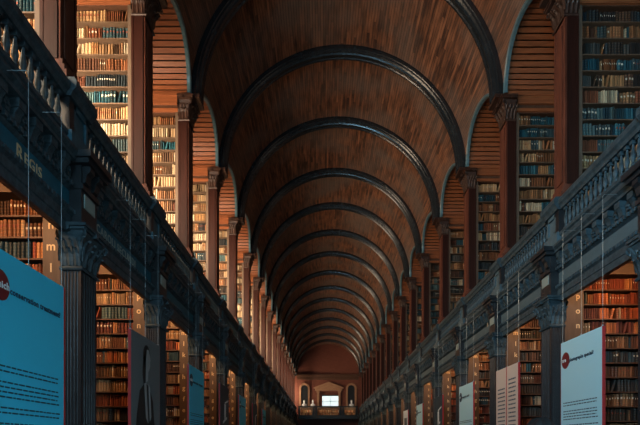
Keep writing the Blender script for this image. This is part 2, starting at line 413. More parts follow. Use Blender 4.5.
# ------------------------------------------------------------------ capitals
def capital(b, x0, x1, y0, y1, z0, z1, fl=0.09, leaves=3):
    """Corinthian capital around the rectangular shaft x0..x1, y0..y1"""
    if x0 > x1: x0, x1 = x1, x0
    H = z1 - z0; cx, cy = (x0 + x1) / 2, (y0 + y1) / 2; hx, hy = (x1 - x0) / 2, (y1 - y0) / 2
    def ring(e, z): return [(cx - hx - e, cy - hy - e, z), (cx + hx + e, cy - hy - e, z), (cx + hx + e, cy + hy + e, z), (cx - hx - e, cy + hy + e, z)]
    b.grid([ring(.02, z0), ring(.035, z0 + .02), ring(.02, z0 + .045), ring(0.0, z0 + .05), ring(.0, z0 + .55 * H), ring(.03, z0 + .75 * H), ring(.06, z0 + .86 * H)], True)
    b.box(cx - hx - fl - .02, cx + hx + fl + .02, cy - hy - fl - .02, cy + hy + fl + .02, z0 + .87 * H, z0 + .93 * H)
    b.box(cx - hx - fl - .045, cx + hx + fl + .045, cy - hy - fl - .045, cy + hy + fl + .045, z0 + .93 * H, z1)
    def leaf(px, py, nx, ny, zb, h, w):
        tx, ty = -ny, nx; rows = []
        for q, (o, t, ww) in enumerate(((0, 0, .8), (.012, .35, 1.0), (.03, .7, .95), (.065, .95, .7), (.09, 1.0, .45), (.10, .9, .12))):
            c = (px + nx * (o + .006), py + ny * (o + .006), zb + t * h); e = w * ww / 2
            rows.append([(c[0] - tx * e, c[1] - ty * e, c[2] - .01), (c[0] - tx * e * .5 + nx * .008, c[1] - ty * e * .5 + ny * .008, c[2]), (c[0] + nx * .022, c[1] + ny * .022, c[2] + .004),
                         (c[0] + tx * e * .5 + nx * .008, c[1] + ty * e * .5 + ny * .008, c[2]), (c[0] + tx * e, c[1] + ty * e, c[2] - .01)])
        b.grid(rows)
    for (px, py, nx, ny, half) in ((x0, cy, -1, 0, hy), (x1, cy, 1, 0, hy), (cx, y0, 0, -1, hx), (cx, y1, 0, 1, hx)):
        w = 2 * half / leaves
        for q in range(leaves):
            t = -half + (q + .5) * w
            leaf(px + abs(ny) * t, py + abs(nx) * t, nx, ny, z0 + .05, .38 * H, w * .95)
        for q in range(leaves + 1):
            t = -half + q * w
            leaf(px + abs(ny) * t, py + abs(nx) * t, nx, ny, z0 + .2 * H, .45 * H, w * .8)
        # small rosette in the middle of the abacus
        b.box(px + nx * (fl + .02) - .03, px + nx * (fl + .02) + .03, py + ny * (fl + .02) - .03, py + ny * (fl + .02) + .03, z0 + .84 * H, z1)
    for sx in (-1, 1):
        for sy in (-1, 1):
            pts = []; rr = []
            ox, oy = cx + sx * hx, cy + sy * hy
            for q in range(15):
                t = q / 14
                if t < .45:
                    u = t / .45; e = .02 + .07 * u * u; z = z0 + H * (.5 + .34 * u); 
                else:
                    g = (t - .45) / .55 * 2 * pi * .9; rad = .045 * (1 - .5 * (t - .45) / .55)
                    e = .09 + rad * math.sin(g) * .8; z = z0 + H * .84 - .045 + rad * math.cos(g)
                pts.append((ox + sx * e * .8, oy + sy * e * .8, z)); rr.append(.018)
            b.tube(pts, rr, 6)

def fluted(b, x0, x1, y0, y1, z0, z1, face, depth=.014, n=5):
    """square shaft whose near (-y) face and nave face carry flutes. face = sign of nave side"""
    if x0 > x1: x0, x1 = x1, x0
    pts = []
    def side(ax, a0, a1, fixed, inward):
        L = a1 - a0; m = L * .1; w = (L - 2 * m) / n; out = [(a0, 0)]
        for q in range(n):
            c = a0 + m + q * w
            out += [(c + w * .12, 0), (c + w * .25, depth * .8), (c + w * .5, depth), (c + w * .75, depth * .8), (c + w * .88, 0)]
        return [(t, fixed + inward * d) for t, d in out]
    loop = [(x, y) for x, y in side('x', x0, x1, y0, 1)]
    if face > 0:   # nave side is at x1
        loop += [(x1 - (f - x1), y) if False else (f, y) for y, f in side('y', y0, y1, x1, -1)] + [(x1, y1), (x0, y1)]
    else:
        loop += [(x1, y0), (x1, y1)] + [(x0, y1)] + [(f, y) for y, f in side('y', y0, y1, x0, 1)][::-1]
    b.grid([[(x, y, z) for x, y in loop] for z in (z0, z1)], True)

# ------------------------------------------------------------------ pilasters
def make_upper(s):
    t = thing('gallery_pilaster', '', 'pilaster', (0, 0, 0), 0)
    xi, xo = s * SUP, s * (SUP + .24)
    b = MB(); b.box(s * (SUP - .09), xo, -.03, .45, 6.03, 6.13); b.box(s * (SUP - .06), xo, -.02, .44, 6.13, 6.2); b.box(s * (SUP - .03), xo, -.01, .43, 6.2, 6.27)
    b.obj('plinth', M['red'], t)
    b = MB()
    b.box(s * (SUP + .012), xo, .0, .42, 6.27, IMP - .62)
    b.box(s * SUP, s * (SUP + .02), 0, .05, 6.27, IMP - .62); b.box(s * SUP, s * (SUP + .02), .37, .42, 6.27, IMP - .62)
    b.box(s * (SUP - .008), s * (SUP + .02), .10, .32, 6.35, IMP - .7)
    b.obj('shaft', M['red'], t)
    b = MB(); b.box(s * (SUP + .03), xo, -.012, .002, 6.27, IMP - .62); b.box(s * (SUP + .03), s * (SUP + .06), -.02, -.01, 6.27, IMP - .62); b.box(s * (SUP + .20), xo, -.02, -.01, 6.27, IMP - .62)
    b.obj('shaded_side', M['red_shaded'], t)['label'] = 'near side in darkened red, shade painted in'
    b = MB(); capital(b, s * SUP, xo, 0, .42, IMP - .62, IMP - .06, .10, 3)
    b.v = [(max(min(x * s, SUP + .238), 0) * s, y, z) for x, y, z in b.v]
    b.obj('capital', M['capitalwood'], t, recalc=False)
    b = MB(); b.box(s * (SUP - .26), s * (SUP + .05), -.04, .46, IMP - .07, IMP + .01); b.obj('impost_block', M['capitalwood'], t)
    return t
def make_lower(s):
    t = thing('lower_pilaster', '', 'pilaster', (0, 0, 0), 0)
    xo = s * 3.738
    b = MB(); b.box(s * (SLO - .07), xo, -.07, .49, 0, .9); b.box(s * (SLO - .1), xo, -.1, .52, .9, .98); b.obj('plinth', M['black'], t)
    b = MB(); fluted(b, s * SLO, xo, 0, .42, .98, 2.12 + CAMZ, -s); b.obj('shaft', M['black'], t)
    b = MB(); capital(b, s * SLO, xo, 0, .42, 2.12 + CAMZ, 2.66 + CAMZ, .06, 3)
    b.v = [(min(x * s, 3.74) * s, y, z) for x, y, z in b.v]
    b.obj('capital', M['dark'], t, recalc=False)
    # entablature breaking forward over the capital
    b = MB()
    b.box(s * 3.64, s * 3.485, .0, .42, 2.66 + CAMZ, 3.40 + CAMZ); b.box(s * 3.64, s * 3.46, -.015, .435, 3.10 + CAMZ, 3.16 + CAMZ)
    b.box(s * 3.64, s * 3.37, -.06, .50, 3.39 + CAMZ, 3.45 + CAMZ); b.box(s * 3.64, s * 3.33, -.09, .53, 3.45 + CAMZ, 3.53 + CAMZ)
    for q in range(2):
        b.prism([(s * 3.50, 3.18 + CAMZ), (s * 3.45, 3.20 + CAMZ), (s * 3.43, 3.29 + CAMZ), (s * 3.39, 3.33 + CAMZ), (s * 3.39, 3.39 + CAMZ), (s * 3.50, 3.39 + CAMZ)], .03 + q * .24, .15 + q * .24)
    b.obj('entablature_block', M['black'], t)
    b = MB(); b.box(s * 3.49, s * 3.475, .07, .35, 2.90 + CAMZ, 3.07 + CAMZ); b.obj('plaque', M['grey'], t)
    return t
def make_pedestal(s):
    t = thing('gallery_pedestal', '', 'pedestal', (0, 0, 0), 0)
    b = MB(); b.box(s * 3.62, s * 3.97, -.02, .10, 3.54 + CAMZ, 4.2 + CAMZ); b.obj('post', M['black'], t)
    b = MB(); x = 3.62
    b.box(s * (x + .03), s * 3.97, .10, .46, 3.54 + CAMZ, 4.2 + CAMZ); b.box(s * 3.745, s * 3.97, .0, .42, GF, 3.6 + CAMZ)
    for (y0, y1, z0, z1) in ((.10, .15, 3.80, 4.2), (.41, .46, 3.80, 4.2), (.10, .46, 4.13, 4.2), (.10, .46, 3.80, 3.87)):
        b.box(s * x, s * (x + .04), y0, y1, z0 + CAMZ, z1 + CAMZ)
    b.box(s * (x - .04), s * 3.735, -.04, .48, 3.535 + CAMZ, 3.80 + CAMZ)
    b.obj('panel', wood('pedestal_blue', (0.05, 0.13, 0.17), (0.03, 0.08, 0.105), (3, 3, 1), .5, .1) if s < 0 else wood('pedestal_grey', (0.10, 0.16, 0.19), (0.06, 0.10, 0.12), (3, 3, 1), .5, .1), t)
    b = MB(); P = [(3.97, 4.2), (3.59, 4.2), (3.56, 4.26), (3.52, 4.30), (3.52, 4.38), (3.55, 4.42), (3.97, 4.43)]
    b.prism([(s * a, z + CAMZ) for a, z in P], -.05, .52); b.obj('cap', M['dark'], t)
    return t
def bal_mesh(s):
    b = MB(); z0, z1 = 3.80 + CAMZ, 4.2 + CAMZ; h = z1 - z0
    b.box(-.035, .035, -.035, .035, z0, z0 + .05); b.box(-.035, .035, -.035, .035, z1 - .05, z1)
    b.lathe([(.022, z0 + .05), (.03, z0 + .08), (.018, z0 + .10), (.036, z0 + .17), (.036, z0 + .2), (.02, z0 + .29), (.016, z0 + .34), (.028, z0 + .37), (.02, z1 - .05)], seg=8)
    return b.mesh('baluster', M['dark'], False)
proto_u = {s: make_upper(s) for s in (-1, 1)}; proto_l = {s: make_lower(s) for s in (-1, 1)}; proto_p = {s: make_pedestal(s) for s in (-1, 1)}
balm = bal_mesh(1)
for s in (-1, 1):
    for i, k in enumerate(range(-1, 16)):
        first = i == 0
        for (pr, lab, grp) in ((proto_u[s], 'tall red-brown pilaster with carved capital above the %s gallery rail, %s from the viewer', 'tall pilasters on the %s gallery'),
                               (proto_l[s], 'dark fluted pilaster with leafy capital below the %s gallery, %s from the viewer', 'fluted pilasters below the %s gallery'),
                               (proto_p[s], 'dark panelled pedestal with moulded cap in the %s gallery railing, %s from the viewer', 'pedestals in the %s gallery railing')):
            L = lab % (SIDE[s], ORD[i]); G = grp % SIDE[s]; loc = (0, YK[k], 0)
            if first: pr.location = loc; pr['label'] = L; pr['group'] = G
            else: dup(pr, loc, L, G)
    text('lettering', 'II', .14, M['gold'], (s * 3.473, YK[-1] + (.16 if s < 0 else .26), 2.93 + CAMZ), (pi / 2, 0, pi / 2 if s < 0 else -pi / 2), next(c for c in proto_l[s].children if c.name.startswith('plaque')))
    for i, k in enumerate(range(-2, 16)):
        ya, yb = YK[k] + .53, YK[k + 1] - .06
        if k == 15: yb = END - 1.0
        if yb - ya < .3: continue
        t = thing('gallery_railing', 'dark balustrade with turned balusters between pedestals on the %s gallery, %s span from the viewer' % (SIDE[s], ORD[i]), 'railing',
                  (s * 3.70, ya, 0), 0, 'balustrade spans of the %s gallery' % SIDE[s])
        Ly = yb - ya
        b = MB(); P = [(.10, 4.2), (-.06, 4.2), (-.08, 4.25), (-.11, 4.28), (-.11, 4.35), (-.08, 4.40), (.10, 4.41)]
        b.prism([(s * a, z + CAMZ) for a, z in P], 0, Ly); b.obj('handrail', M['dark'], t)
        n = max(2, int(Ly / .138))
        for q in range(n):
            o = link('baluster', balm, t, (0, (q + .5) * Ly / n, 0))

# ------------------------------------------------------------------ bookcases
XU0, XL0 = SUP + .24, 4.05   # where the shelves start beyond pilaster / lettered stile
def make_case(s, up, zrows, name, zt0, zt1):
    t = thing(name, '', 'bookcase')
    a = SUP + (.24 if up else .0); st = .07 if up else (.21 if s < 0 else .33)
    b = MB(); b.box(s * a, s * (a + st), 0, .42, zt0, zt1); b.obj('end_panel', M['stile'] if up else M['letterpanel'], t)
    b = MB(); b.box(s * 6.02, s * 6.09, 0, .42, zt0, zt1); b.obj('side_panel', M['stile'], t)
    b = MB(); b.box(s * (a + st), s * 6.02, .26, .42, zt0, zt1); b.obj('back_panel', M['carcase'], t)
    for z in zrows:
        b = MB(); b.box(s * (a + st), s * 6.02, .008, .26, z - .02, z); b.obj('shelf', M['shelf'] if up else M['carcase'], t)
    b = MB()
    if up:
        b.box(s * a, s * 6.09, -.035, .45, IMP - .22, IMP - .04); b.box(s * a, s * 6.09, -.06, .48, IMP - .04, IMP + .02)
    else:
        b.box(s * a, s * 6.09, -.03, .45, zt1, zt1 + .07); b.box(s * a, s * 6.09, 0, .42, zt1 + .07, GF - .2); b.box(s * a, s * 6.09, -.06, .48, GF - .2, GF - .121)
    b.obj('cornice', M['boards'] if up else M['shelf'], t)
    if up:
        b = MB(); b.box(s * a, s * 6.09, .03, .42, zt1, IMP - .22); b.obj('frieze_board', M['carcase'], t)
        b = MB(); b.box(s * (a + .002), s * 6.09, -.02, .04, zt1 + .02, zt1 + .09); b.obj('moulding', M['boards'], t)
    return t, (a + st, 6.02)
UP_TOP = 7.86 + CAMZ; LO_TOP = 3.05 + CAMZ
zu = [UP_TOP - .29 * (i + 1) for i in range(15)]; zu = [z for z in zu if z > GF + .1]
zl = [LO_TOP - .26 * (i + 1) for i in range(15)]; zl = [z for z in zl if z > .35]
cases = []
for s in (-1, 1):
    for up in (1, 0):
        zr = zu if up else zl
        t, xr = make_case(s, up, zr, 'gallery_bookcase' if up else 'lower_bookcase', GF if up else 0, UP_TOP if up else LO_TOP)
        for i, k in enumerate(range(-1, 16)):
            L = ('tall wooden bookcase packed with books on the %s gallery, %s from the viewer' if up else
                 'tall bookcase with lettered end panel under the %s gallery, %s from the viewer') % (SIDE[s], ORD[i])
            G = 'bookcases %s the %s gallery' % ('on' if up else 'under', SIDE[s])
            if i == 0: t.location = (0, YK[k], 0); t['label'] = L; t['group'] = G; o = t
            else: o = dup(t, (0, YK[k], 0), L, G)
            cases.append((s, up, k, i, zr, xr, o))
# gilt shelf letters on the lettered panels
bpy.context.view_layer.update()
LET = 'qponmlkihgfedcba'
for (s, up, k, i, zr, xr, o) in cases:
    if up or k > 5: continue
    ep = next(c for c in o.children if c.name.startswith('end_panel'))
    for j, z in enumerate(zr[:11]):
        if z < 1.5: break
        text('shelf_letter', LET[j + {-1: 2, 0: 0}.get(k, 3)], .15, M['gold'], (s * (3.85 if s < 0 else 3.97), -.003, z + .09), (pi / 2, 0, 0), ep, .002, 'CENTER')

# ------------------------------------------------------------------ alcove lamps under the galleries
def lamp_proto():
    t = thing('alcove_lamp', '', 'lamp')
    b = MB(); b.lathe([(.05, 0), (.06, -.03), (.06, -.12), (.045, -.14)], seg=12); b.obj('housing', M['brass'], t)
    b = MB(); b.lathe([(.02, -.16), (.04, -.15), (.04, -.139)], seg=12); b.obj('bulb', M['bulb'], t)
    return t
lp = lamp_proto(); n = 0
for s in (-1, 1):
    for i, k in enumerate(range(-2, 15)):
        y = YK[k + 1] - 1.0; loc = (s * 4.3, y, GF - .12)
        L = 'small round brass lamp under the %s gallery, in the %s alcove from the viewer' % (SIDE[s], ORD[i])
        if n == 0: lp.location = loc; lp['label'] = L; lp['group'] = 'lamps under the galleries'
        else: dup(lp, loc, L, 'lamps under the galleries')
        n += 1
        area('alcove_light', (s * 4.5, y - .3, GF - .3), (math.radians(50), 0, 0), 1.3, .12, 48 if s < 0 else 34, (1.0, 0.52, 0.24))
        area('alcove_light', (s * 4.5, y - .9, 3.0), (math.radians(85), 0, 0), 1.0, .12, 6, (1.0, 0.5, 0.24)) if False else None

# ------------------------------------------------------------------ books
PAL = {
    'tan': [(0.55, 0.34, 0.17), (0.62, 0.42, 0.24), (0.40, 0.21, 0.10), (0.70, 0.55, 0.38), (0.28, 0.13, 0.06)],
    'cream': [(0.66, 0.52, 0.36), (0.55, 0.40, 0.25), (0.78, 0.68, 0.52), (0.42, 0.27, 0.15), (0.25, 0.15, 0.09)],
    'teal': [(0.03, 0.12, 0.15), (0.05, 0.18, 0.22), (0.08, 0.13, 0.14), (0.03, 0.08, 0.10), (0.14, 0.22, 0.22)],
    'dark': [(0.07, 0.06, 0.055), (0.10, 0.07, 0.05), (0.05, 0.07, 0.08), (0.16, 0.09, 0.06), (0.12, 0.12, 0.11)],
    'brown': [(0.30, 0.13, 0.06), (0.40, 0.20, 0.10), (0.22, 0.09, 0.05), (0.50, 0.28, 0.14), (0.14, 0.07, 0.045)],
    'russet': [(0.50, 0.15, 0.06), (0.60, 0.22, 0.09), (0.36, 0.10, 0.05), (0.66, 0.32, 0.14), (0.25, 0.08, 0.05)],
    'mixed': [(0.45, 0.25, 0.13), (0.06, 0.14, 0.17), (0.68, 0.55, 0.38), (0.28, 0.11, 0.06), (0.10, 0.10, 0.10)],
}
NAMES = {'tan': 'tan', 'cream': 'cream', 'teal': 'dark teal', 'dark': 'near-black', 'brown': 'brown', 'russet': 'russet', 'mixed': 'old'}
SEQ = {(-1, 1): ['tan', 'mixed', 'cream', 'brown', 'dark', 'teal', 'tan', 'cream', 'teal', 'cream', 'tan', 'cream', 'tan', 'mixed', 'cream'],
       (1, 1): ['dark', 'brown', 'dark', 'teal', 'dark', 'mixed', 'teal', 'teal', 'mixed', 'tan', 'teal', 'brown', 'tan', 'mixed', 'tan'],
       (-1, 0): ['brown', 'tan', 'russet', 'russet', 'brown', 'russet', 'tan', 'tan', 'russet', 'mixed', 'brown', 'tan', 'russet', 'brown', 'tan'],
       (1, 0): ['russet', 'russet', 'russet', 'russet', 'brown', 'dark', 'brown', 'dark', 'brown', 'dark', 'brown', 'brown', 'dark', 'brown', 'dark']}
def bookgeo(b, x, y, z, w, h, d, c, lab=None, lean=0.0, fine=True):
    """x.. left edge, spine faces -y; colour per face, raised bands, lettering field"""
    b.cur = c
    def T(px, py, pz): return (x + px + (pz * lean), y + py, z + pz)
    n = len(b.v)
    if fine:
        prof = [(w * .04, .02), (w * .2, .006), (w * .5, 0), (w * .8, .006), (w * .96, .02), (w * .96, d), (w * .04, d)]
    else:
        prof = [(w * .05, .018), (w * .3, 0), (w * .7, 0), (w * .95, .018), (w * .95, d), (w * .05, d)]
    zs = [0, h]
    b.grid([[T(px, py, zz) for px, py in prof] for zz in zs], True)
    b.cur = (0.55, 0.45, 0.33); b.quad(*[T(px, py, h - .003) for px, py in prof])
    if fine:
        g = (min(1, c[0] * 1.6 + .08), min(1, c[1] * 1.5 + .05), c[2] * 1.3 + .02); b.cur = g
        for f in (.12, .32, .52, .72, .9):
            b.grid([[T(px, py - .003, h * f + q) for px, py in prof[:5]] for q in (-.003, .004)])
    if lab:
        b.cur = lab; z0, z1 = h * .58, h * .70
        b.grid([[T(px, py - .0035, zz) for px, py in prof[1:(4 if fine else 3)]] for zz in (z0, z1)])
    b.cur = None
cands = []
for (s, up, k, i, zr, xr, o) in cases:
    pitch = .29 if up else .26
    for j, z in enumerate(zr):
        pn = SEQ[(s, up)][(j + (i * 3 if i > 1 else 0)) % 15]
        x = 0; W_ = xr[1] - xr[0] - .01; idx = 0
        base = R.choice(PAL[pn]); series = 0; bw = .045; bh = .21
        while True:
            if series <= 0:
                series = R.choice((1, 1, 2, 3, 5, 8)); base = R.choice(PAL[pn] if R.random() < .85 else PAL[R.choice(('tan', 'brown', 'teal', 'cream'))])
                bw = R.uniform(.032, .062); bh = R.uniform(.72, .88) * pitch; lb = R.random()
            series -= 1
            if not up and 'russet' == pn: lbp = .35
            else: lbp = .22
            lab = (0.80, 0.72, 0.56) if lb < lbp else ((0.30, 0.07, 0.04) if lb > .86 else None)
            w = bw * R.uniform(.92, 1.08); h = bh * R.uniform(.97, 1.02)
            if x + w > W_: break
            v = R.choice((.45, .7, .9, 1.0, 1.15, 1.3)); c = tuple(min(.8, q * v * q ** .25) for q in base)
            lean = 0
            if R.random() < .015: lean = R.choice((.22, .3)); w2 = w + h * lean; x += 0
            if x + w + h * lean > W_: break
            xx = s * (xr[0] + .005 + x + w + h * lean) if s < 0 else xr[0] + .005 + x
            idx += 1
            cands.append([s, up, k, i, j, idx, xx, YK[k] + .045 + R.uniform(0, .02), z + .001, w - .006, h, .19, c, lab, pn, lean])
            x += w + h * lean
print('books', len(cands))
bpy.context.view_layer.update()
dg = bpy.context.evaluated_depsgraph_get()
cp = Vector(cam.location)
scored = []
for n, q in enumerate(cands):
    s, up, k, i, j, idx, x, y, z, w, h = q[:11]
    if k > 3: continue
    c = Vector((x + w / 2, y, z + h / 2)); u = 323 + (c.x - CAMX) * 512 / c.y; v = 446 - (c.z - CAMZ) * 512 / c.y
    if not (-2 < u < 642 and -2 < v < 430): continue
    d = c - cp; hit, loc, *_ = S.ray_cast(dg, cp, d.normalized(), distance=d.length - .05)
    if hit: continue
    scored.append((-w * h / y / y, n))
scored.sort(); chosen = set(n for _, n in scored[:300])
print('visible', len(scored))
rest = MB(); keyc = {}
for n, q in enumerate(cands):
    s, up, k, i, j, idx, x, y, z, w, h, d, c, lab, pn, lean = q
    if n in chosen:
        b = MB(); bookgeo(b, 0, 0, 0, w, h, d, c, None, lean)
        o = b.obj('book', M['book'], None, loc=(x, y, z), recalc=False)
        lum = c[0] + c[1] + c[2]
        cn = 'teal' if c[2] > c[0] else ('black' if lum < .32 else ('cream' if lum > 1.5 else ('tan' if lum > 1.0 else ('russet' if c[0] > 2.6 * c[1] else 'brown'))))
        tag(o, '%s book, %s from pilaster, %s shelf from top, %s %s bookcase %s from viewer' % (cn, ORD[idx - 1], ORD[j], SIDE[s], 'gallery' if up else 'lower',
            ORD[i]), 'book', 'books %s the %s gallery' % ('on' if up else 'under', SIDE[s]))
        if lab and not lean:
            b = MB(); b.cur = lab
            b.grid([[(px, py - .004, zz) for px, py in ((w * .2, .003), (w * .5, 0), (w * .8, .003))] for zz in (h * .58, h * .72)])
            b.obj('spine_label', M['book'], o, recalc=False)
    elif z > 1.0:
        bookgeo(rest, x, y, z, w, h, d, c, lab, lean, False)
o = rest.obj('shelved_books', M['book'], recalc=False)
tag(o, 'countless old leather books filling the remaining shelves of both galleries and alcoves', 'books', None, 'stuff')

# ------------------------------------------------------------------ hanging exhibition banners
M['blue_dim'] = mat('blue_print_dim', (0.05, 0.62, 0.88), 0.45); M['blue_lit'] = mat('blue_print_lit', (0.55, 0.85, 0.92), 0.45)  # same blue print; dim left and lit right side put into the colours
M['redp'] = mat('red_print', (0.55, 0.03, 0.03), 0.5); M['ink'] = mat('dark_ink', (0.02, 0.05, 0.09), 0.6)
M['photo'] = mat('photo_grey', (0.15, 0.17, 0.18), 0.5); M['photo_dark'] = mat('photo_black', (0.012, 0.014, 0.017), 0.5)
M['photo_skin'] = mat('photo_light_grey', (0.34, 0.34, 0.34), 0.5); M['page'] = mat('page_paper', (0.80, 0.62, 0.52), 0.7)
M['whitep'] = mat('white_print', (0.85, 0.88, 0.88), 0.5); M['navy'] = mat('dark_print', (0.03, 0.06, 0.08), 0.5); M['cyanp'] = mat('cyan_strip', (0.02, 0.45, 0.60), 0.5)
BW = 3.29; BT = 3.25
def disc(cu, cz, ru, rz, n=24): return [(cu + ru * math.cos(2 * pi * i / n), cz + rz * math.sin(2 * pi * i / n)) for i in range(n)]
def banner(s, z0, z1, kind, label):
    K = (BW + s * .57) / (3.22 + s * .57); y0, y1 = z0 * BAY * K, z1 * BAY * K; w = y1 - y0
    t = thing('exhibition_banner', label, 'banner', (s * BW, y0, 0))
    if kind in 'ABCD': t['group'] = 'banners hanging along the %s side' % SIDE[s]
    bot = 0.55
    b = MB(); b.box(-.02, .02, 0, w, bot, BT); b.obj('board_edge', M['redp'], t)
    # front: u runs left to right as read from the aisle
    fx = -s * .021
    def P(u, z, e=0): return (fx - s * e, (u if s < 0 else w - u), z)
    def flat(name, polys, m, e):
        b = MB()
        for pl in polys:
            f = [P(u, z, e) for u, z in pl]; bk = [P(u, z, e - .0015) for u, z in pl]
            n = len(b.v); L = len(f); b.v += f + bk; b.f.append(tuple(range(n, n + L))); b.c.append(None); b.mi.append(0)
            b.f.append(tuple(range(n + 2 * L - 1, n + L - 1, -1))); b.c.append(None); b.mi.append(0)
            for i in range(L): b.f.append((n + i, n + (i + 1) % L, n + L + (i + 1) % L, n + L + i)); b.c.append(None); b.mi.append(0)
        return b.obj(name, m, t)
    def R4(u0, u1, a, c): return [(u0, a), (u1, a), (u1, c), (u0, c)]
    rot = (pi / 2, 0, pi / 2) if s < 0 else (pi / 2, 0, -pi / 2)
    face = {'blue': M['blue_dim'] if s < 0 else M['blue_lit'], 'woman': M['photo'], 'book': M['page'], 'dark': M['navy'], 'framed': M['whitep']}[kind]
    flat('printed_face', [R4(.012, w - .012, bot, BT)], face, .001)
    if kind == 'blue':
        flat('title_disc', [disc(.17, BT - .30, .13, .13)], mat('disc_dark_red', (.22, .02, .02), .5) if z0 < 3 else M['ink'], .004)
        a, c = ('which', 'conservation treatment?') if s < 0 else ('are', 'photographs special?')
        text('lettering', a, .085, M['whitep'], P(.07, BT - .32, .007), rot, t, .001)
        text('lettering', c, .075, M['ink'], P(.30, BT - .34, .007), rot, t, .001)
        rows = []; zz = BT - .98
        rr = random.Random(3)
        while zz > bot + .1:
            for q in range(rr.choice((2, 4, 5))):
                u = .10; end = w - (.10 + rr.random() * .06)
                while u < end:
                    l = rr.uniform(.03, .09); rows.append(R4(u, min(u + l, end), zz, zz + .014)); u += l + .016
                zz -= .042
            zz -= .05
        flat('small_print', rows, M['ink'], .004)['kind'] = 'stuff'
        if z0 < 1.5: flat('red_margin', [R4(w - .03, w, bot, BT)], M['redp'], .004)
    if kind == 'woman':
        cu = .50 * w
        def G(pl): return [(cu + (u * 1.2), 2.98 + (z - 2.62) * 1.2) for u, z in pl]
        hair = G(disc(0, 2.60, .13, .155)); back = G([(-.13, 2.62), (-.15, 2.36), (-.10, 2.22), (.0, 2.3), (.02, 2.6)])
        dress = [(cu - .50, bot), (cu - .50, 1.4), (cu - .42, 2.05), (cu - .30, 2.42), (cu - .08, 2.56), (cu + .10, 2.52), (cu + .28, 2.3), (cu + .42, 1.6), (cu + .50, 1.2), (cu + .50, bot)]
        flat('printed_hair', [hair, back], M['photo_dark'], .003); flat('printed_dress', [dress], M['photo_dark'], .004)
        flat('printed_face_profile', [G([(.0, 2.70), (.07, 2.70), (.11, 2.64), (.14, 2.575), (.12, 2.56), (.125, 2.50), (.09, 2.45), (.05, 2.42), (.04, 2.30), (-.04, 2.28), (-.03, 2.45), (-.02, 2.6)])], M['photo_skin'], .005)
        flat('printed_collar', [[(cu - .12, 2.54), (cu - .03, 2.57), (cu + .06, 1.95), (cu - .03, 2.02)], [(cu + .07, 2.55), (cu + .14, 2.50), (cu + .20, 2.05), (cu + .13, 1.98)]], M['photo_skin'], .006)
        flat('printed_hands', [disc(cu + .04, 1.42, .12, .06), disc(cu + .20, 1.30, .10, .06)], M['photo_skin'], .006)
    if kind == 'book':
        flat('page_gutter', [R4(w * .49, w * .52, bot, BT)], M['redp'], .003)
        rows = []; rr = random.Random(5)
        for (a0, a1) in ((.10 * w, .44 * w), (.60 * w, .90 * w)):
            zz = BT - (.45 if a0 < .3 * w else .30)
            while zz > bot:
                u = a0
                while u < a1: l = rr.uniform(.03, .08); rows.append(R4(u, min(a1, u + l), zz, zz + .028)); u += l + .018
                zz -= .085
        flat('written_lines', rows, M['ink'], .004)['kind'] = 'stuff'
    if kind == 'dark':
        flat('cyan_field', [[(.012, bot), (w - .012, bot), (w - .012, 1.75), (.012, 2.05)]], M['cyanp'], .003)
        flat('white_marks', [R4(.45 * w, .62 * w, 2.3, 2.75), [(.3 * w, 2.2), (.75 * w, 2.35), (.75 * w, 2.42), (.3 * w, 2.27)], [(.5 * w, 2.75), (.9 * w, 2.85), (.9 * w, 2.9), (.5 * w, 2.8)]], M['whitep'], .004)
    if kind == 'framed':
        flat('dark_picture', [R4(.22 * w, .78 * w, bot + .2, BT - .35)], M['photo'], .003)
    for u in (.03, w / 2, w - .03):
        b = MB(); b.tube([(0, u, BT), (0, u, 5.04), (s * .02, u, 5.07), (s * .20, u, 5.07)], .003, 5)
        b.lathe([(.012, BT - .02), (.016, BT + .01), (.006, BT + .03)], 0, u, 8); b.obj('cable', M['steel'], t)
    return t
banner(-1, 1.25, 1.63, 'blue', 'big cyan text banner headed conservation treatment, at the lower left corner of the view')
banner(-1, 2.19, 2.58, 'woman', 'grey photographic banner showing a dark-haired woman in a dark dress, hanging on the left')
banner(-1, 3.14, 3.536, 'blue', 'cyan text banner just beyond the banner of the woman on the left')
banner(-1, 4.09, 4.47, 'dark', 'dark banner with red edge between the second and third cyan banners on the left')
banner(-1, 5.02, 5.45, 'blue', 'third cyan banner from the viewer on the left, small')
banner(-1, 6.0, 6.4, 'dark', 'thin dark banner behind the third cyan banner on the left')
banner(-1, 6.95, 7.34, 'blue', 'farthest thin cyan banner on the left side')
banner(1, 2.158, 2.537, 'blue', 'large pale blue text banner about photographs with red disc, nearest on the right')
banner(1, 3.09, 3.485, 'book', 'banner printed with open handwritten book pages, second on the right')
banner(1, 4.016, 4.43, 'blue', 'pale blue text banner just beyond the open book banner on the right')
banner(1, 5.05, 5.43, 'dark', 'dark banner with white marks and cyan foot on the right')
banner(1, 6.06, 6.46, 'blue', 'small pale blue banner beyond the dark banner on the right')
banner(1, 7.1, 7.5, 'framed', 'small white-bordered banner, farthest on the right')

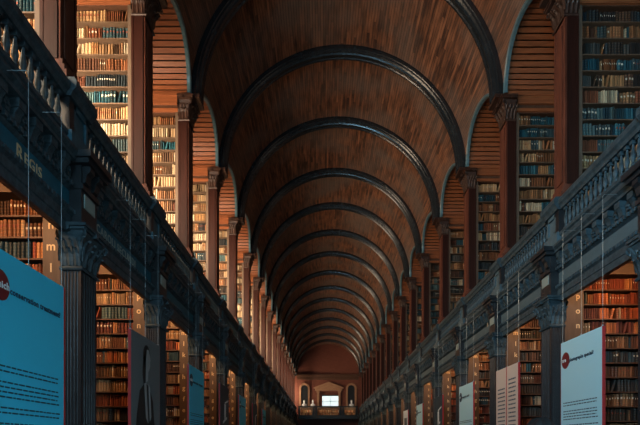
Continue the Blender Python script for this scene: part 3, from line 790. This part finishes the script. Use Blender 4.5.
# ------------------------------------------------------------------ far end: cross gallery, doorway, niches, busts
M['endtan'] = wood('end_stone_wood', (0.42, 0.24, 0.14), (0.28, 0.15, 0.09), (1, 1, 3), .5)
t = thing('doorway_surround', 'pedimented wooden doorway surround in the centre of the far end wall', 'doorway', (0.1, END, 0))
for x in (-1.25, 1.25):
    b = MB(); b.box(x - .13, x + .13, -.22, -.0, GF, 8.0); b.box(x - .18, x + .18, -.26, 0, GF, GF + .3); b.box(x - .18, x + .18, -.26, 0, 7.9, 8.1); b.obj('column', M['endtan'], t)
b = MB(); b.prism([(-1.6, 8.1), (1.6, 8.1), (1.6, 8.3), (-1.6, 8.3)], -.3, 0); b.prism([(-1.6, 8.3), (1.6, 8.3), (1.7, 8.4), (0, 9.0), (-1.7, 8.4)], -.2, 0)
for q in (-1, 1): b.prism([(q * 1.75, 8.36), (q * 1.75, 8.46), (0, 9.12), (0, 9.0)], -.34, 0)
b.obj('pediment', M['endtan'], t)
b = MB(); b.box(-1.12, 1.12, -.06, 0, GF, 7.9); b.obj('door_leaf', M['red'], t)
o = MB(); o.box(-.75, 1.15, -.12, -.07, 6.25, 7.45); o = o.obj('window_pane', mat('bright_window', (.8, .95, 1), .3, emit=(0.75, 0.95, 1), estr=1.0), t)
b = MB(); b.box(-.82, 1.22, -.14, -.06, 7.45, 7.6); b.box(.17, .22, -.14, -.06, 6.25, 7.45); b.box(-.75, 1.15, -.14, -.06, 6.8, 6.85); b.obj('window_bar', M['black'], t)
for x, nm in ((-2.75, 'left'), (2.75, 'right')):
    t = thing('arched_niche', 'arched niche framed in tan wood on the %s of the far end wall' % nm, 'niche', (x, END, 0))
    b = MB(); prof = [(.46, .0), (.62, .0)]
    rows = []
    for q in range(13):
        g = pi * q / 12; rows.append([(r * math.cos(g), y, 8.35 + r * math.sin(g)) for r, y in ((.40, 0), (.40, -.16), (.62, -.16), (.62, 0))])
    rows = [[(x_, y_, GF) for x_, y_ in ((.40, 0), (.40, -.16), (.62, -.16), (.62, 0))]] + rows + [[(x_, y_, GF) for x_, y_ in ((-.40, 0), (-.40, -.16), (-.62, -.16), (-.62, 0))]]
    b.grid(rows); b.box(-.68, .68, -.2, 0, 8.28, 8.38) if False else None
    b.obj('arch', M['endtan'], t)
    b = MB(); b.quad(*([(-.4, -.02, GF), (.4, -.02, GF)] + [(.4 * math.cos(pi * q / 12), -.02, 8.35 + .4 * math.sin(pi * q / 12)) for q in range(13)])); b.obj('recess', M['black'], t)
def bust(x, y, label, sc=1.0):
    t = thing('marble_bust', label, 'bust', (x, y, GF)); t['group'] = 'white busts on the far gallery'
    b = MB(); b.box(-.22, .22, -.2, .2, 0, .95); b.box(-.26, .26, -.24, .24, .95, 1.03); b.obj('pedestal', M['black'], t)
    b = MB(); b.lathe([(.13, 1.03), (.15, 1.06), (.08, 1.14)], seg=12)
    rows = []
    for (z, rx, ry) in ((1.13, .10, .09), (1.2, .24, .13), (1.32, .29, .15), (1.42, .24, .13), (1.48, .10, .09), (1.56, .075, .08), (1.62, .09, .10), (1.72, .105, .13), (1.82, .10, .125), (1.89, .06, .08), (1.91, .01, .01)):
        rows.append([(rx * math.cos(2 * pi * i / 14), ry * math.sin(2 * pi * i / 14) - (.03 if z > 1.55 else 0) - (.03 if abs(z - 1.72) < .01 and i in (10, 11) else 0), z) for i in range(14)])
    b.grid(rows, True); b.obj('figure', M['white'], t, smooth=True)
bust(-2.75, END - .55, 'white marble bust in front of the left niche on the far gallery')
bust(2.75, END - .55, 'white marble bust in front of the right niche on the far gallery')
bust(-1.75, END - .55, 'white marble bust between the left niche and the central doorway')
b = MB(); b.box(-3.44, 3.44, END - 1.3, END - .01, GF - .3, GF); b.box(-3.44, 3.44, END - 1.36, END - 1.26, GF - .34, GF + .1); struct(b.obj('floor_cross_gallery', M['black']))
t = thing('gallery_parapet', 'dark parapet railing of the cross gallery at the far end', 'railing', (0, END - 1.25, 0))
b = MB(); b.box(-3.44, 3.44, -.1, .08, 6.02, 6.2); b.obj('handrail', M['black'], t)
for x in (-3.3, -1.65, -1.35, 1.45, 1.75, 3.3):
    b = MB(); b.box(x - .12, x + .12, -.06, .06, GF + .05, 6.02); b.obj('post', M['black'], t)
lowb = MB(); rr = random.Random(9)
for n, (xa, xb, nm) in enumerate(((-3.15, -1.78, 'left'), (-1.2, 1.3, 'middle'), (1.9, 3.15, 'right'))):
    t = thing('low_bookcase', 'low warm-lit bookcase behind the far parapet, %s one of three' % nm, 'bookcase', (0, END - 1.1, GF)); t['group'] = 'low bookcases of the far gallery'
    b = MB(); b.box(xa, xb, .16, .22, 0, .95); b.obj('back_panel', M['shelf'], t)
    b = MB(); b.box(xa, xb, 0, .16, .36, .40); b.box(xa, xb, 0, .16, 0, .04); b.obj('shelf', M['shelf'], t)
    for z in (.04, .40):
        x = xa + .03
        while x < xb - .08:
            w = rr.uniform(.04, .09); h = rr.uniform(.24, .33); pal = PAL[rr.choice(('tan', 'russet', 'cream', 'brown'))]
            bookgeo(lowb, x, END - 1.08, GF + z, w, h, .12, rr.choice(pal), None, 0, False); x += w
    area('parapet_light', ((xa + xb) / 2, END - 1.45, GF + .95), (math.radians(50), 0, 0), xb - xa, .06, 4, (1, .6, .3))
o = lowb.obj('low_shelf_books', M['book'], recalc=False); tag(o, 'small books filling the low bookcases of the far gallery', 'books', None, 'stuff')

# ------------------------------------------------------------------ visitor in the aisle (only the hair is in frame)
def person(x, y, H, label):
    t = thing('person', label, 'person', (x, y, 0)); k = H / 1.75
    J = [(0, 0, .95, .15), (0, 0, 1.12, .13), (0, .01, 1.32, .16), (0, .01, 1.45, .09), (0, 0, 1.52, .055), (0, 0, 1.60, .085), (0, -.005, 1.66, .10),
         (-.17, 0, 1.42, .06), (-.22, .02, 1.14, .043), (-.20, -.06, .90, .032), (-.19, -.10, .82, .035),
         (.17, 0, 1.42, .06), (.22, .02, 1.14, .043), (.20, -.06, .90, .032), (.19, -.10, .82, .035),
         (-.10, 0, .86, .10), (-.11, -.01, .48, .065), (-.11, .02, .10, .045), (-.12, .14, .04, .04),
         (.10, 0, .86, .10), (.11, -.01, .48, .065), (.11, .02, .10, .045), (.12, .14, .04, .04)]
    E_ = [(0, 1), (1, 2), (2, 3), (3, 4), (4, 5), (5, 6), (2, 7), (7, 8), (8, 9), (9, 10), (2, 11), (11, 12), (12, 13), (13, 14), (0, 15), (15, 16), (16, 17), (17, 18), (0, 19), (19, 20), (20, 21), (21, 22)]
    V_ = [(a * k, c * k, d * k) for a, c, d, r in J]; rad = [r * k for *_, r in J]
    for s, h in ((-1, 10), (1, 14)):
        for q in range(5):
            i0 = len(V_); bx, by, bz = V_[h]; L = (.05, .075, .085, .078, .06)[q]
            off = (-.03 + .015 * q) if q else -.035
            V_ += [(bx + s * (-.01 if q else -.03), by + off * .9 * k, bz - .03 * k), (bx + s * (-.018 if q else -.045), by + off * k, bz - (.03 + L * .6) * k), (bx - s * .03, by + off * k, bz - (.03 + L) * k)]
            rad += [.011, .009, .008]; E_ += [(h, i0), (i0, i0 + 1), (i0 + 1, i0 + 2)]
    me = bpy.data.meshes.new('body'); me.from_pydata(V_, E_, []); o = link('body', me, t)
    me.materials.append(mat('dark_clothes', (.03, .03, .035), .8))
    m = o.modifiers.new('skin', 'SKIN'); m.use_smooth_shade = True
    for v, r in zip(me.skin_vertices[0].data, rad): v.radius = (r, r)
    me.skin_vertices[0].data[0].use_root = True
    o.modifiers.new('sub', 'SUBSURF').levels = 2; o.modifiers['sub'].render_levels = 2
    b = MB(); rows = []; rh = random.Random(2)
    for i in range(9):
        a = pi * .62 * i / 8; r = []
        for j in range(28):
            g = 2 * pi * j / 28; w_ = 1 + .04 * math.sin(9 * g) + .02 * rh.random()
            r.append((.112 * math.sin(a) * math.cos(g) * w_ * k, (-.01 + .125 * math.sin(a) * math.sin(g) * w_) * k, (1.635 + .125 * math.cos(a) + (.01 * math.sin(5 * g) if i > 0 else 0)) * k))
        rows.append(r)
    b.grid(rows, True); b.obj('hair', mat('dark_hair', (.012, .01, .01), .6), t, smooth=True)
    for s in (-1, 1):
        b = MB(); b.box(s * .085 * k, s * .105 * k, -.01, .02, 1.56 * k, 1.62 * k); b.obj('ear', mat('skin', (.45, .26, .18), .6), t)
person(1.06, 3.84, 1.80, 'dark-haired person in dark clothes, only the crown showing at the lower right edge')
